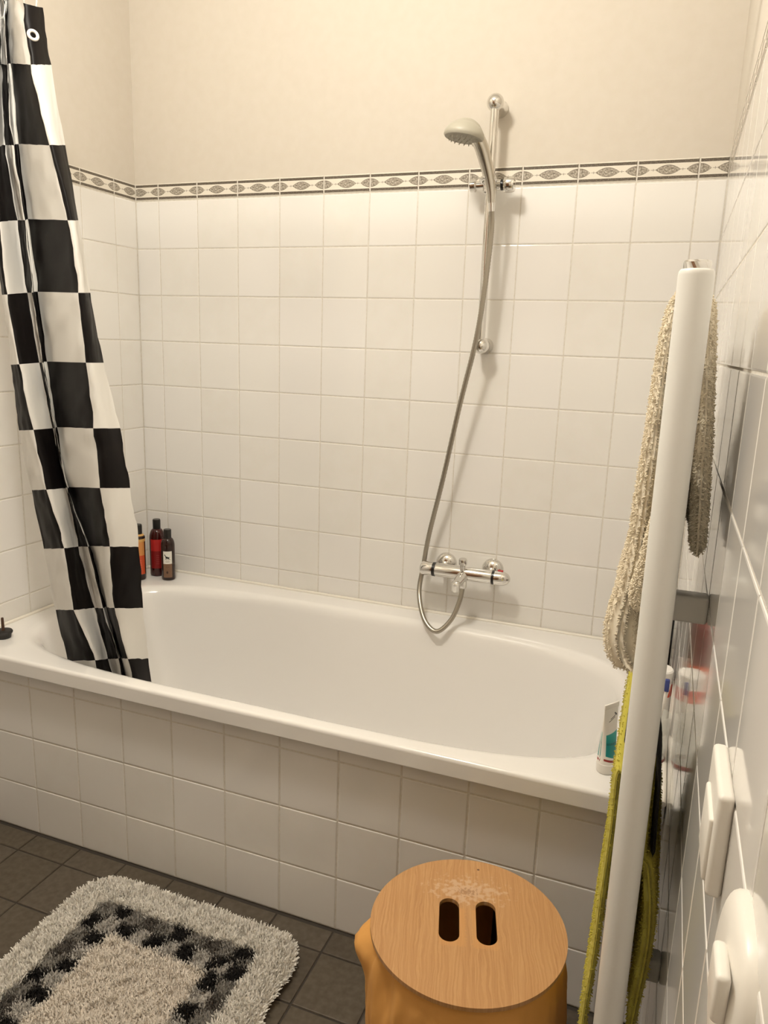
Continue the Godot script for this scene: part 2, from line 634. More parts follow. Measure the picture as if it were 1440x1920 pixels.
# ================================================================ curtain
func curtain() -> void:
	# where the seams between the printed squares hang, as pixels per row of squares, with the depth of each fold
	var zs := [-0.02, 0.045, -0.04, -0.005, -0.035, 0.03, -0.01]
	var rows := [
		[14, [80, 44, 12, 8, -2, -18, -32]],
		[121, [95, 57, 20, 13, 3, -14, -28]],
		[272, [122, 92, 35, 24, 9, -9, -26]],
		[413, [147, 127, 54, 47, 32, -2, -16]],
		[549, [168, 147, 71, 62, 51, 13, 5]],
		[680, [194, 161, 88, 81, 74, 36, 22]],
		[803, [225, 176, 107, 103, 98, 62, 36]],
		[915, [244, 188, 127, 126, 124, 88, 59]],
		[1025, [261, 205, 168, 165, 147, 120, 82]],
		[1140, [268, 215, 198, 193, 176, 140, 104]],
		[1235, [279, 240, 226, 222, 203, 178, 128]],
		[1330, [290, 262, 250, 243, 226, 198, 150]],
	]
	var t := thing("shower_curtain", "black and white chequered shower curtain bunched at the tub end", "shower curtain", Vector3(0.3, 0.36, 0.72))
	var knots := []   # knots[row][col]
	var lean := [0.0, 0.0, 0.0, 0.0, 0.0, 0.0, -0.005, -0.01, -0.02, -0.03, -0.045, -0.06]
	for r in rows.size():
		var line := []
		for c in 7:
			var dy: float = [0.0, 0.0, -2.0, 0.0, 0.0, 3.0, 4.0][c]
			if r == 0:
				dy = [0.0, -8.0, -22.0, -22.0, -22.0, -22.0, -22.0][c]
			line.append(px_plane(rows[r][1][c], rows[r][0] + dy, 2, 0.72 + zs[c] * (0.75 if r == 0 else 1.0) + lean[r]))
		knots.append(line)
	var nu := 12
	var nv := 8
	var p := []
	var uv := []
	var nz := FastNoiseLite.new()
	nz.seed = 77
	nz.frequency = 4.0
	for r in rows.size() - 1:
		for s in (nv + (1 if r == rows.size() - 2 else 0)):
			var f := float(s) / nv
			var ctrl := []
			for c in 7:
				var a: Vector3 = knots[maxi(r - 1, 0)][c]
				var d: Vector3 = knots[mini(r + 2, rows.size() - 1)][c]
				ctrl.append((knots[r][c] as Vector3).cubic_interpolate(knots[r + 1][c], a, d, f))
			var line := []
			var uvl := []
			for c in 6:
				for i in (nu + (1 if c == 5 else 0)):
					var g := float(i) / nu
					var a: Vector3 = ctrl[maxi(c - 1, 0)]
					var d: Vector3 = ctrl[mini(c + 2, 6)]
					var v: Vector3 = (ctrl[c] as Vector3).cubic_interpolate(ctrl[c + 1], a, d, g)
					v.z += nz.get_noise_3d(c + g, (r + f) * 0.5, 0.0) * 0.006 + nz.get_noise_3d((c + g) * 0.5, (r + f) * 0.9, 5.0) * 0.004
					line.append(v - t.position)
					uvl.append(Vector2((c + g + 0.42 * (1.0 - g) * (1.0 if c == 0 else 0.0)) / 2.0, (r + f) / 2.0))
			p.append(line)
			uv.append(uvl)
	var k := Mesher.new()
	k.group(1)
	grid_into(k, p, false, false, false, uv)
	var im := Image.create(512, 512, false, Image.FORMAT_RGB8)
	im.fill(lin(226, 223, 217))
	im.fill_rect(Rect2i(0, 0, 256, 256), lin(15, 11, 11))
	im.fill_rect(Rect2i(256, 256, 256, 256), lin(15, 11, 11))
	var m := mat(Color.WHITE, 0.5, 0.0, 0.32)
	m.albedo_texture = ImageTexture.create_from_image(im)
	m.cull_mode = BaseMaterial3D.CULL_DISABLED
	m.backlight_enabled = true
	m.backlight = Color(0.16, 0.16, 0.16)
	obj("cloth", k.done(), m, t)
	# eyelets along the hem and the rings that hold the curtain on its rod
	var rod_y := 2.135
	for e in [[62, 66, 0.752, 0]]:
		var at := px_plane(e[0], e[1], 2, e[2])
		var prof := []
		for i in 13:
			var a := TAU * i / 12.0
			prof.append(Vector2(0.0095 + 0.0035 * cos(a), 0.0035 * sin(a)))
		turned(lathe(prof, 24, 90), M.white_plastic, "eyelet", t, at - t.position, Vector3(0.9, 0.2, 0.55))
	for x in [0.21, 0.12, 0.03, -0.05]:
		var ring := []
		for i in 41:
			var a := TAU * i / 40.0
			ring.append(Vector3(x, rod_y - 0.030, 0.72) + Vector3(0.0, 0.048 * cos(a), 0.022 * sin(a)) - t.position)
		var kk := Mesher.new()
		tube_into(kk, PackedVector3Array(ring), [0.0022], 8)
		obj("ring", kk.done(), M.clear_plastic, t)
	var rod := thing("curtain_rod", "white curtain rod spanning between the side walls above the tub", "curtain rod", Vector3(XL, rod_y, 0.72))
	obj("pole", tube([Vector3(0.002, 0, 0), Vector3(XR - XL - 0.002, 0, 0)], 0.0125, 24), M.white_lacquer, rod)
	for s in [0.0, 1.0]:
		var fl := lathe([Vector2(0, 0), Vector2(0.026, 0), Vector2(0.026, 0.008), Vector2(0.017, 0.016), Vector2(0, 0.016)], 32)
		turned(fl, M.white_plastic, "wall_flange", rod, Vector3(0.001 if s == 0.0 else XR - XL - 0.001, 0, 0), Vector3(1 if s == 0.0 else -1, 0, 0))

# ================================================================ shower
const BAR_X := 1.127
const BAR_Z := 0.065
func shower_rail() -> void:
	var t := thing("shower_rail", "chrome riser rail with ball ends fixed to the tiled wall", "shower rail", Vector3(BAR_X, 1.364, 0))
	obj("bar", tube([Vector3(0, -0.004, BAR_Z), Vector3(0, 0.634, BAR_Z)], 0.0115, 24), M.chrome, t)
	for y in [0.0, 0.629]:
		var b := Node3D.new()
		var prof := []
		# ball and the flared foot on the wall
		var pr := [Vector2(0, -0.001), Vector2(0.0225, -0.001), Vector2(0.0225, 0.004), Vector2(0.0195, 0.014), Vector2(0.0190, 0.03), Vector2(0.0215, 0.048)]
		for q in pr:
			prof.append(q)
		for i in 13:
			var a := 0.0 + PI / 2 * i / 12.0
			prof.append(Vector2(0.0228 * cos(a), 0.062 + 0.0228 * sin(a)))
		turned(lathe(prof, 36, 50), M.chrome, "bracket", t, Vector3(0, y, 0), Vector3(0, 0, 1))
		b.free()
	# sliding holder
	var sy := 0.424
	var s := obj("slider", rbox(Vector3(0.034, 0.05, 0.036), 0.008, Vector3(0, sy, BAR_Z)), M.chrome, t)
	var knob := []
	for q in [[0, 0], [0.0125, 0.0], [0.0135, 0.004], [0.0135, 0.020], [0.019, 0.023], [0.0205, 0.029], [0.0205, 0.044], [0.018, 0.050], [0.0, 0.052]]:
		knob.append(Vector2(q[0], q[1]))
	turned(lathe(knob, 28, 40), M.chrome, "clamp_knob", t, Vector3(0.016, sy, BAR_Z), Vector3(1, 0, 0))
	var kr := Mesher.new()
	tube_into(kr, PackedVector3Array([Vector3(0.030, sy, BAR_Z), Vector3(0.036, sy, BAR_Z)]), [0.0142], 28)
	obj("knob_ring", kr.done(), M.black_plastic, t)
	turned(lathe([Vector2(0, 0), Vector2(0.011, 0), Vector2(0.011, 0.022), Vector2(0.0165, 0.026), Vector2(0.0165, 0.038), Vector2(0.012, 0.041), Vector2(0, 0.041)], 28, 40), M.chrome, "pivot", t, Vector3(-0.015, sy, BAR_Z), Vector3(-1, 0, 0))
	var cr := Mesher.new()
	var pts := []
	for i in 29:
		var a := TAU * i / 28.0
		pts.append(Vector3(0.004 + 0.017 * cos(a), sy + 0.004 + 0.004 * sin(a), BAR_Z + 0.043 + 0.017 * sin(a)))
	tube_into(cr, PackedVector3Array(pts), [0.0065], 12)
	obj("cradle", cr.done(), M.chrome, t)

func hand_shower() -> void:
	var foot := Vector3(BAR_X + 0.012, 1.748, BAR_Z + 0.040)
	var t := thing("hand_shower", "grey hand shower with chrome handle resting in the rail holder", "shower head", foot)
	# handle: tapering curve from the cradle to the head
	var path := spline([Vector3(0.004, -0.012, 0), Vector3(0, 0.03, 0.006), Vector3(-0.012, 0.085, 0.026), Vector3(-0.026, 0.128, 0.050), Vector3(-0.048, 0.152, 0.076)], 10)
	var k := Mesher.new()
	tube_into(k, path, [0.0100, 0.0135, 0.0160, 0.0178, 0.0180, 0.0150], 24)
	obj("handle", k.done(), M.chrome_worn, t)
	var nut := Mesher.new()
	tube_into(nut, PackedVector3Array([Vector3(0.006, -0.034, -0.002), Vector3(0.004, -0.010, 0)]), [0.0085, 0.0098], 20)
	obj("hose_nut", nut.done(), M.chrome, t)
	# head: a shallow dome over a flat spray plate, tipped forwards
	var at := Vector3(-0.058, 0.146, 0.080)
	var up := Vector3(0.13, 0.98, -0.05)
	var dome := [Vector2(0, 0.026), Vector2(0.010, 0.0255), Vector2(0.024, 0.022), Vector2(0.038, 0.0135), Vector2(0.0475, 0.003), Vector2(0.0515, -0.006), Vector2(0.0515, -0.012), Vector2(0.048, -0.0165)]
	dome.reverse()
	turned(lathe(dome, 48, 60), M.grey_plastic, "head_shell", t, at, up)
	turned(lathe([Vector2(0, -0.0205), Vector2(0.030, -0.0200), Vector2(0.0485, -0.0160)], 48), M.grey_plastic_dark, "spray_plate", t, at, up)
	var nz := Mesher.new()
	var y := up.normalized()
	var x := y.cross(Vector3.FORWARD).normalized()
	var z := x.cross(y)
	for ring in [[0.012, 6], [0.024, 12], [0.037, 18]]:
		for i in ring[1]:
			var a: float = TAU * i / ring[1]
			var c: Vector3 = at + x * ring[0] * cos(a) + z * ring[0] * sin(a) - y * 0.018
			tube_into(nz, PackedVector3Array([c, c - y * 0.0055]), [0.0018, 0.0012], 6)
	obj("spray_nozzles", nz.done(), M.grey_plastic, t)
	# raised crest running from the handle over the dome
	var cr := Mesher.new()
	var pts := spline([at + Vector3(0.034, -0.010, -0.030), at + Vector3(0.022, 0.012, -0.016), at + Vector3(0.006, 0.0235, -0.004), at + Vector3(-0.016, 0.0205, 0.012), at + Vector3(-0.034, 0.009, 0.026)], 6)
	tube_into(cr, pts, [0.0125, 0.0135, 0.010, 0.006, 0.002], 16)
	obj("crest", cr.done(), M.grey_plastic, t)

func mixer() -> void:
	var y := 0.694
	var z := 0.072
	var t := thing("bath_mixer", "chrome thermostatic bath mixer tap on the tiled wall", "tap", Vector3(1.118, y, 0))
	# (x from the middle)
	obj("body", lathe_x([Vector2(0, -0.088), Vector2(0.0195, -0.088), Vector2(0.0205, -0.084), Vector2(0.0205, 0.084), Vector2(0.0195, 0.088), Vector2(0, 0.088)]), M.chrome, t).position = Vector3(0, 0, z)
	for s in [-1.0, 1.0]:
		obj("black_ring", lathe_x([Vector2(0, -0.0035), Vector2(0.0215, -0.0035), Vector2(0.0215, 0.0035), Vector2(0, 0.0035)]), M.black_plastic, t).position = Vector3(s * 0.0915, 0, z)
	var lh := obj("flow_handle", lathe_x([Vector2(0, -0.041), Vector2(0.012, -0.0405), Vector2(0.0185, -0.037), Vector2(0.0215, -0.031), Vector2(0.0215, -0.001), Vector2(0.020, 0.0), Vector2(0, 0.0)]), M.chrome, t)
	lh.position = Vector3(-0.095, 0, z)
	var dot := obj("handle_mark", lathe_x([Vector2(0, -0.0015), Vector2(0.0035, -0.0012), Vector2(0.004, 0.0), Vector2(0, 0.0)]), M.black_plastic, lh)
	dot.position = Vector3(-0.0398, 0.004, 0.006)
	var rh := obj("temperature_handle", lathe_x([Vector2(0, 0), Vector2(0.020, 0), Vector2(0.0215, 0.001), Vector2(0.0215, 0.020), Vector2(0.0195, 0.031), Vector2(0.014, 0.041), Vector2(0.006, 0.0465), Vector2(0, 0.0475)]), M.chrome, t)
	rh.position = Vector3(0.095, 0, z)
	obj("safety_button", rbox(Vector3(0.016, 0.006, 0.009), 0.002), mat(lin(178, 22, 24), 0.35), t).transform = Transform3D(Basis(Vector3.RIGHT, -0.2), Vector3(0.111, 0.0215, z - 0.004))
	# wall roses and the eccentric connectors
	for s in [-1.0, 1.0]:
		var rose := [Vector2(0, -0.0005), Vector2(0.0335, -0.0005), Vector2(0.0335, 0.003), Vector2(0.030, 0.010), Vector2(0.022, 0.0175), Vector2(0.014, 0.021), Vector2(0, 0.022)]
		turned(lathe(rose, 40, 50), M.chrome, "wall_rose", t, Vector3(s * 0.0735, 0.004, 0), Vector3(0, 0, 1))
		turned(lathe([Vector2(0, 0), Vector2(0.0125, 0), Vector2(0.0125, 0.038), Vector2(0.016, 0.040), Vector2(0.016, 0.060), Vector2(0, 0.060)], 24, 40), M.chrome, "connector", t, Vector3(s * 0.0735, 0.002, 0.012), Vector3(0, 0, 1))
	# spout, diverter and hose outlet
	var sp := Mesher.new()
	tube_into(sp, spline([Vector3(0.004, -0.004, z), Vector3(0.0, -0.008, z + 0.02), Vector3(-0.004, -0.016, z + 0.045), Vector3(-0.006, -0.022, z + 0.062)], 8), [0.017, 0.0165, 0.014, 0.0125], 24)
	obj("spout", sp.done(), M.chrome, t)
	turned(lathe([Vector2(0, -0.016), Vector2(0.0115, -0.016), Vector2(0.0125, -0.013), Vector2(0.0125, 0.010), Vector2(0.009, 0.014), Vector2(0, 0.015)], 28, 40), M.chrome, "aerator", t, Vector3(-0.006, -0.022, z + 0.063), Vector3(0.05, 1, 0.2))
	turned(lathe([Vector2(0, 0), Vector2(0.008, 0), Vector2(0.008, 0.016), Vector2(0.0115, 0.019), Vector2(0.0125, 0.034), Vector2(0.011, 0.037), Vector2(0, 0.037)], 24, 40), M.chrome, "diverter_knob", t, Vector3(0.0, 0.012, z + 0.012), Vector3(0, 1, 0.1))
	turned(lathe([Vector2(0, 0), Vector2(0.0115, 0), Vector2(0.0115, 0.022), Vector2(0.0095, 0.026), Vector2(0, 0.026)], 24, 40), M.chrome, "hose_outlet", t, Vector3(0.002, -0.018, z + 0.008), Vector3(0, -1, 0))

func lathe_x(profile: Array) -> ArrayMesh:
	# profile of Vector2(radius, x), turned around the x axis
	var k := Mesher.new()
	var g := 1
	var last := 0.0
	var seg := 36
	for i in profile.size() - 1:
		var a: Vector2 = profile[i]
		var b: Vector2 = profile[i + 1]
		var ang := rad_to_deg((b - a).angle())
		if i > 0 and absf(wrapf(ang - last, -180, 180)) > 35:
			g += 1
		last = ang
		k.group(g)
		for s in seg:
			var t0 := TAU * s / seg
			var t1 := TAU * (s + 1) / seg
			var p := Vector3(a.y, a.x * sin(t0), a.x * cos(t0))
			var q := Vector3(a.y, a.x * sin(t1), a.x * cos(t1))
			var r := Vector3(b.y, b.x * sin(t1), b.x * cos(t1))
			var w := Vector3(b.y, b.x * sin(t0), b.x * cos(t0))
			if a.x > 1e-6:
				k.t3(p, r, q)
			if b.x > 1e-6:
				k.t3(p, w, r)
	return k.done()

func shower_hose() -> void:
	var pts := [Vector3(BAR_X + 0.018, 1.716, 0.103)]
	for q in [[921, 440, 0.095], [908, 545, 0.095], [892, 640, 0.094], [862, 760, 0.084], [830, 900, 0.068], [805, 1000, 0.046], [794, 1060, 0.040], [786, 1110, 0.068], [795, 1160, 0.120], [818, 1184, 0.140], [845, 1163, 0.122]]:
		pts.append(px_plane(q[0], q[1], 2, q[2]))
	pts.append(Vector3(1.117, 0.61, 0.100))
	pts.append(Vector3(1.120, 0.652, 0.080))
	var k := Mesher.new()
	tube_into(k, spline(pts, 36), [0.0072], 14, true, 0.0004)
	var t := thing("shower_hose", "long grey metal shower hose looping from hand shower to mixer tap", "hose", pts[6])
	var o := obj("hose", k.done(), M.hose, t)
	o.position = -t.position

# ================================================================ towel radiator
const RX := 1.657
func radiator() -> void:
	var t := thing("towel_radiator", "white tubular towel radiator standing off the right wall", "radiator", Vector3(RX, 0.22, 1.06))
	var top := 1.447
	for z in [1.30, 0.87]:
		var prof := [Vector2(0, 0), Vector2(0.0145, 0), Vector2(0.0179, 0.003), Vector2(0.0186, 0.007), Vector2(0.0186, top - 0.22 - 0.006), Vector2(0.0179, top - 0.22 - 0.002), Vector2(0.0162, top - 0.22), Vector2(0, top - 0.22)]
		obj("upright_tube", lathe(prof, 40, 50), M.white_lacquer, t).position = Vector3(0, 0, z - 1.06)
		var v := obj("vent_plug", lathe([Vector2(0, 0), Vector2(0.0142, 0), Vector2(0.0142, 0.007), Vector2(0.0134, 0.009), Vector2(0.006, 0.009), Vector2(0.005, 0.006), Vector2(0, 0.006)], 8, 20), M.chrome, t)
		v.position = Vector3(0, top - 0.22, z - 1.06)
	var rung := tube([Vector3(0, 0, 0.875), Vector3(0, 0, 1.295)], 0.011, 16)
	for k in 19:
		var y := 1.412 - 0.0595 * k
		obj("rung", rung, M.white_lacquer, t).position = Vector3(0, y - 0.22, -1.06)
	for y in [1.036, 0.484]:
		for z in [1.175]:
			obj("wall_bracket", rbox(Vector3(XR - RX - 0.011, 0.036, 0.03), 0.004, Vector3((XR - RX + 0.011) / 2, y - 0.22, z - 1.06)), M.white_lacquer, t)

func hung_cloth(path: Array, z0: float, z1: float, m: Material, called: String, parent: Node3D, nz_amp: float, seed_: int, sway := 0.012, ribs := false) -> MeshInstance3D:
	# a thick cloth hung over a rung. path: Vector3(x, y, half thickness) from the front hem over the top to the back hem
	var ctrl := []
	for q in path:
		ctrl.append(q)
	var pts := spline(ctrl, 14)
	# even spacing
	var length := [0.0]
	for i in range(1, pts.size()):
		length.append(length[i - 1] + Vector2(pts[i].x - pts[i - 1].x, pts[i].y - pts[i - 1].y).length())
	var total: float = length[length.size() - 1]
	var nj := maxi(int(total / 0.0034), 12)
	var line := []
	var at := 0
	for j in nj + 1:
		var want := total * j / nj
		while at < pts.size() - 2 and length[at + 1] < want:
			at += 1
		line.append(pts[at].lerp(pts[at + 1], clampf((want - length[at]) / maxf(length[at + 1] - length[at], 1e-6), 0, 1)))
	var top_y := -9.0
	for q in line:
		top_y = maxf(top_y, q.y)
	var nz := FastNoiseLite.new()
	nz.seed = seed_
	nz.frequency = 130.0
	nz.fractal_octaves = 2
	var big := FastNoiseLite.new()
	big.seed = seed_ + 1
	big.frequency = 6.0
	var ni := maxi(int((z1 - z0) / 0.0036), 4)
	var g := []
	for i in ni + 1:
		var fz := float(i) / ni
		var z := lerpf(z0, z1, fz)
		var e := minf(fz, 1.0 - fz) * (z1 - z0)
		var thin := sqrt(clampf(1.0 - pow(1.0 - minf(e / 0.012, 1.0), 2.0), 0.04, 1.0))
		var sides := [[], []]
		for j in nj + 1:
			var q: Vector3 = line[j]
			var a: Vector3 = line[maxi(j - 1, 0)]
			var b: Vector3 = line[mini(j + 1, nj)]
			var n := Vector3(-(b.y - a.y), b.x - a.x, 0).normalized()
			var ends := minf(j, nj - j) * total / nj
			var round_ := sqrt(clampf(1.0 - pow(1.0 - minf(ends / maxf(q.z, 0.004), 1.0), 2.0), 0.02, 1.0))
			var hang := clampf((top_y - q.y) / 0.4, 0.0, 1.0)
			var w := big.get_noise_3d(q.x * 0.6, q.y * 0.5, z) * sway * hang
			var drop := big.get_noise_2d(z * 2.0, 40.0) * 0.02 * hang
			for s in 2:
				var sg := 1.0 if s == 0 else -1.0
				var c := Vector3(q.x, q.y, z) + n * sg * q.z * thin * round_
				var d := nz.get_noise_3d(c.x, c.y, z) * nz_amp
				if ribs and q.y > 0.925 and q.y < 0.972:
					d = sin(q.y * TAU / 0.0085) * 0.0014
				c += n * sg * d * thin
				c.x += w
				c.y += drop
				sides[s].append(c)
		sides[1].reverse()
		g.append(sides[0] + sides[1])
	var k := Mesher.new()
	k.group(1)
	grid_into(k, g, false, true, true)
	for e in 2:
		var ring: Array = g[0] if e == 0 else g[ni]
		var nn := ring.size()
		for j in nj:
			var a: Vector3 = ring[j]
			var b: Vector3 = ring[j + 1]
			var c: Vector3 = ring[nn - 2 - j]
			var d: Vector3 = ring[nn - 1 - j]
			if e == 0:
				k.q(a, b, c, d)
			else:
				k.q(a, d, c, b)
	return obj(called, k.done(), m, parent)

func terry_loops(parent: MeshInstance3D, count: int, m: Material, size: float, seed_: int) -> void:
	# the standing loops of the pile, strewn over the cloth
	var arr := parent.mesh.surface_get_arrays(0)
	var vs: PackedVector3Array = arr[Mesh.ARRAY_VERTEX]
	var ns: PackedVector3Array = arr[Mesh.ARRAY_NORMAL]
	var r := RandomNumberGenerator.new()
	r.seed = seed_
	var k := Mesher.new()
	k.group(1)
	tube_into(k, PackedVector3Array([Vector3(0, -0.3, 0), Vector3(0.25, 0.5, 0), Vector3(0.1, 1.0, 0.2), Vector3(-0.3, 0.75, 0.1)]), [0.22], 5, true)
	var mm := MultiMesh.new()
	mm.transform_format = MultiMesh.TRANSFORM_3D
	mm.mesh = k.done()
	mm.instance_count = count
	for i in count:
		var v := r.randi() % vs.size()
		var n := ns[v]
		var x := n.cross(Vector3(r.randf() - 0.5, r.randf() - 0.5, r.randf() - 0.5)).normalized()
		var s := size * r.randf_range(0.7, 1.25)
		var y := (n + x * r.randf_range(-0.5, 0.5) + Vector3(0, -0.5, 0)).normalized()
		x = y.cross(n.cross(x)).normalized()
		mm.set_instance_transform(i, Transform3D(Basis(x * s, y * s, x.cross(y) * s), vs[v] + Vector3(r.randf() - 0.5, r.randf() - 0.5, r.randf() - 0.5) * 0.003))
	var o := MultiMeshInstance3D.new()
	o.name = "terry_pile"
	o.multimesh = mm
	o.material_override = m
	o.set_meta("kind", "stuff")
	parent.add_child(o, true)

func hang_line(pts: Array, z: float, side: float) -> Array:
	# outline pixels at the near edge of a cloth (x, y, half thickness) -> middle line of the cloth
	var out := []
	for q in pts:
		var v := px_plane(q[0], q[1], 2, z)
		out.append(Vector3(v.x + side * q[2], v.y, q[2]))
	return out

func towels() -> void:
	var cream := mat(lin(240, 228, 204), 0.95)
	cream.rim_enabled = true
	cream.rim = 0.3
	var t := thing("bath_towel", "cream terry towel hung over the top of the white radiator", "towel", Vector3(1.63, 0.95, 1.05))
	var zn := 1.20
	var path := hang_line([[1170, 1242, 0.016], [1148, 1222, 0.0200], [1137, 1190, 0.0210], [1143, 1150, 0.0190], [1158, 1105, 0.0150], [1172, 1050, 0.0125], [1186, 980, 0.0125], [1205, 850, 0.0115], [1224, 730, 0.010], [1241, 630, 0.008]], zn, 1.0)
	path += [Vector3(1.6395, 1.412, 0.007), Vector3(1.6475, 1.4275, 0.0065), Vector3(1.657, 1.4315, 0.0065), Vector3(1.6665, 1.4275, 0.0065), Vector3(1.6755, 1.410, 0.0065)]
	path += hang_line([[1336, 700, 0.007], [1333, 780, 0.007], [1329, 860, 0.008], [1325, 960, 0.008], [1318, 1035, 0.007]], zn, -1.0)
	var me := hung_cloth(path, 0.935, 1.222, cream, "cloth", t, 0.0017, 41, 0.005, true)
	terry_loops(me, 90000, cream, 0.0023, 5)
	# the corner of the same towel folded forward beside the upright
	var fold := hang_line([[1196, 1132, 0.006], [1183, 1112, 0.008], [1197, 1070, 0.008], [1211, 1020, 0.008], [1230, 955, 0.007], [1250, 910, 0.006], [1266, 880, 0.004]], 1.245, 1.0)
	var fm := hung_cloth(fold, 1.222, 1.262, cream, "folded_corner", t, 0.0014, 43, 0.0)
	terry_loops(fm, 12000, cream, 0.0023, 6)
	var olive := mat(lin(190, 178, 70), 0.95)
	olive.rim_enabled = true
	olive.rim = 0.25
	var g := thing("hand_towel", "olive yellow terry towel hung low on the radiator", "towel", Vector3(1.63, 0.35, 1.1))
	var gp := hang_line([[1083, 1925, 0.005], [1112, 1740, 0.005], [1140, 1540, 0.005], [1152, 1440, 0.0045]], 1.25, 1.0)
	gp += [Vector3(1.6425, 0.8215, 0.0045), Vector3(1.649, 0.8305, 0.0045), Vector3(1.657, 0.8335, 0.0045), Vector3(1.665, 0.8305, 0.0045), Vector3(1.672, 0.8185, 0.0045)]
	gp += [Vector3(1.6735, 0.765, 0.0045), Vector3(1.6755, 0.715, 0.0045)]
	gp += hang_line([[1226, 1625, 0.007], [1228, 1740, 0.008], [1200, 1880, 0.007], [1190, 1925, 0.006]], 1.25, -1.0)
	var gm := hung_cloth(gp, 0.91, 1.262, olive, "cloth", g, 0.0011, 51, 0.003)
	terry_loops(gm, 20000, olive, 0.0019, 7)
	var dark := mat(lin(22, 18, 17), 0.9)
	var bk := thing("black_cloth", "black cloth hung behind the radiator above the olive towel", "cloth", Vector3(1.66, 0.66, 1.2))
	hung_cloth([Vector3(1.640, 0.86, 0.003), Vector3(1.6405, 0.875, 0.003), Vector3(1.6435, 0.886, 0.003), Vector3(1.650, 0.8915, 0.003), Vector3(1.657, 0.8930, 0.003), Vector3(1.664, 0.8915, 0.003), Vector3(1.672, 0.884, 0.003), Vector3(1.681, 0.85, 0.003), Vector3(1.685, 0.79, 0.003), Vector3(1.687, 0.74, 0.003), Vector3(1.688, 0.712, 0.003)], 1.16, 1.255, dark, "cloth", bk, 0.0008, 61, 0.0)
	for owner_ in [t, g, bk]:
		for c in owner_.get_children():
			c.position = -owner_.position

# ================================================================ laundry stool
func wood_print() -> ImageTexture:
	var n := 768
	var im := Image.create(n, n, false, Image.FORMAT_RGB8)
	var a := FastNoiseLite.new()
	a.seed = 5
	a.frequency = 0.05
	a.fractal_octaves = 4
	var b := FastNoiseLite.new()
	b.seed = 6
	b.frequency = 0.012
	var s := FastNoiseLite.new()
	s.seed = 7
	s.frequency = 0.03
	s.fractal_octaves = 5
	var base := lin(184, 138, 88)
	var deep := lin(158, 110, 62)
	var pale := lin(200, 158, 108)
	for y in n:
		for x in n:
			var fx := x + 14.0 * b.get_noise_2d(x, y * 0.25)
			var g := a.get_noise_2d(fx * 2.2, y * 0.035)
			var g2 := a.get_noise_2d(fx * 9.0 + 900.0, y * 0.12)
			var c := base.lerp(deep, clampf(0.35 + g * 1.0 + g2 * 0.35, 0.0, 1.0) * 0.55)
			c = c.lerp(pale, clampf(-g * 0.9 + b.get_noise_2d(x * 1.5, y * 0.2) * 0.5, 0.0, 1.0) * 0.55)
			# scuffed pale patch behind the handle slots, its bare middle and a burn mark
			var q := Vector2((x - 0.50 * n) / (0.19 * n), (y - 0.25 * n) / (0.095 * n))
			var k := 1.0 - q.length() + s.get_noise_2d(x, y) * 1.3
			c = c.lerp(lin(196, 162, 130), clampf(k * 1.5, 0.0, 0.85))
			var q2 := Vector2((x - 0.50 * n) / (0.055 * n), (y - 0.262 * n) / (0.03 * n))
			var k2 := 1.0 - q2.length() + s.get_noise_2d(x * 2.5 + 50, y * 2.5) * 1.6
			c = c.lerp(lin(150, 112, 76), clampf(k2 * 1.2, 0.0, 0.7))
			if Vector2(x - 0.565 * n, y - 0.075 * n).length() < 0.007 * n:
				c = lin(96, 62, 34)
			# grime worn in around the slots
			for sl in [[0.422, 0.52], [0.585, 0.52]]:
				var d := Vector2(maxf(absf(x - sl[0] * n) - 0.05 * n, 0.0), maxf(absf(y - sl[1] * n) - 0.115 * n, 0.0)).length() / (0.022 * n)
				if d < 1.4:
					c = c.lerp(lin(196, 142, 82), clampf((1.0 - d + s.get_noise_2d(x * 3.0, y * 3.0) * 0.8), 0.0, 0.6))
			im.set_pixel(x, y, c)
	return ImageTexture.create_from_image(im)

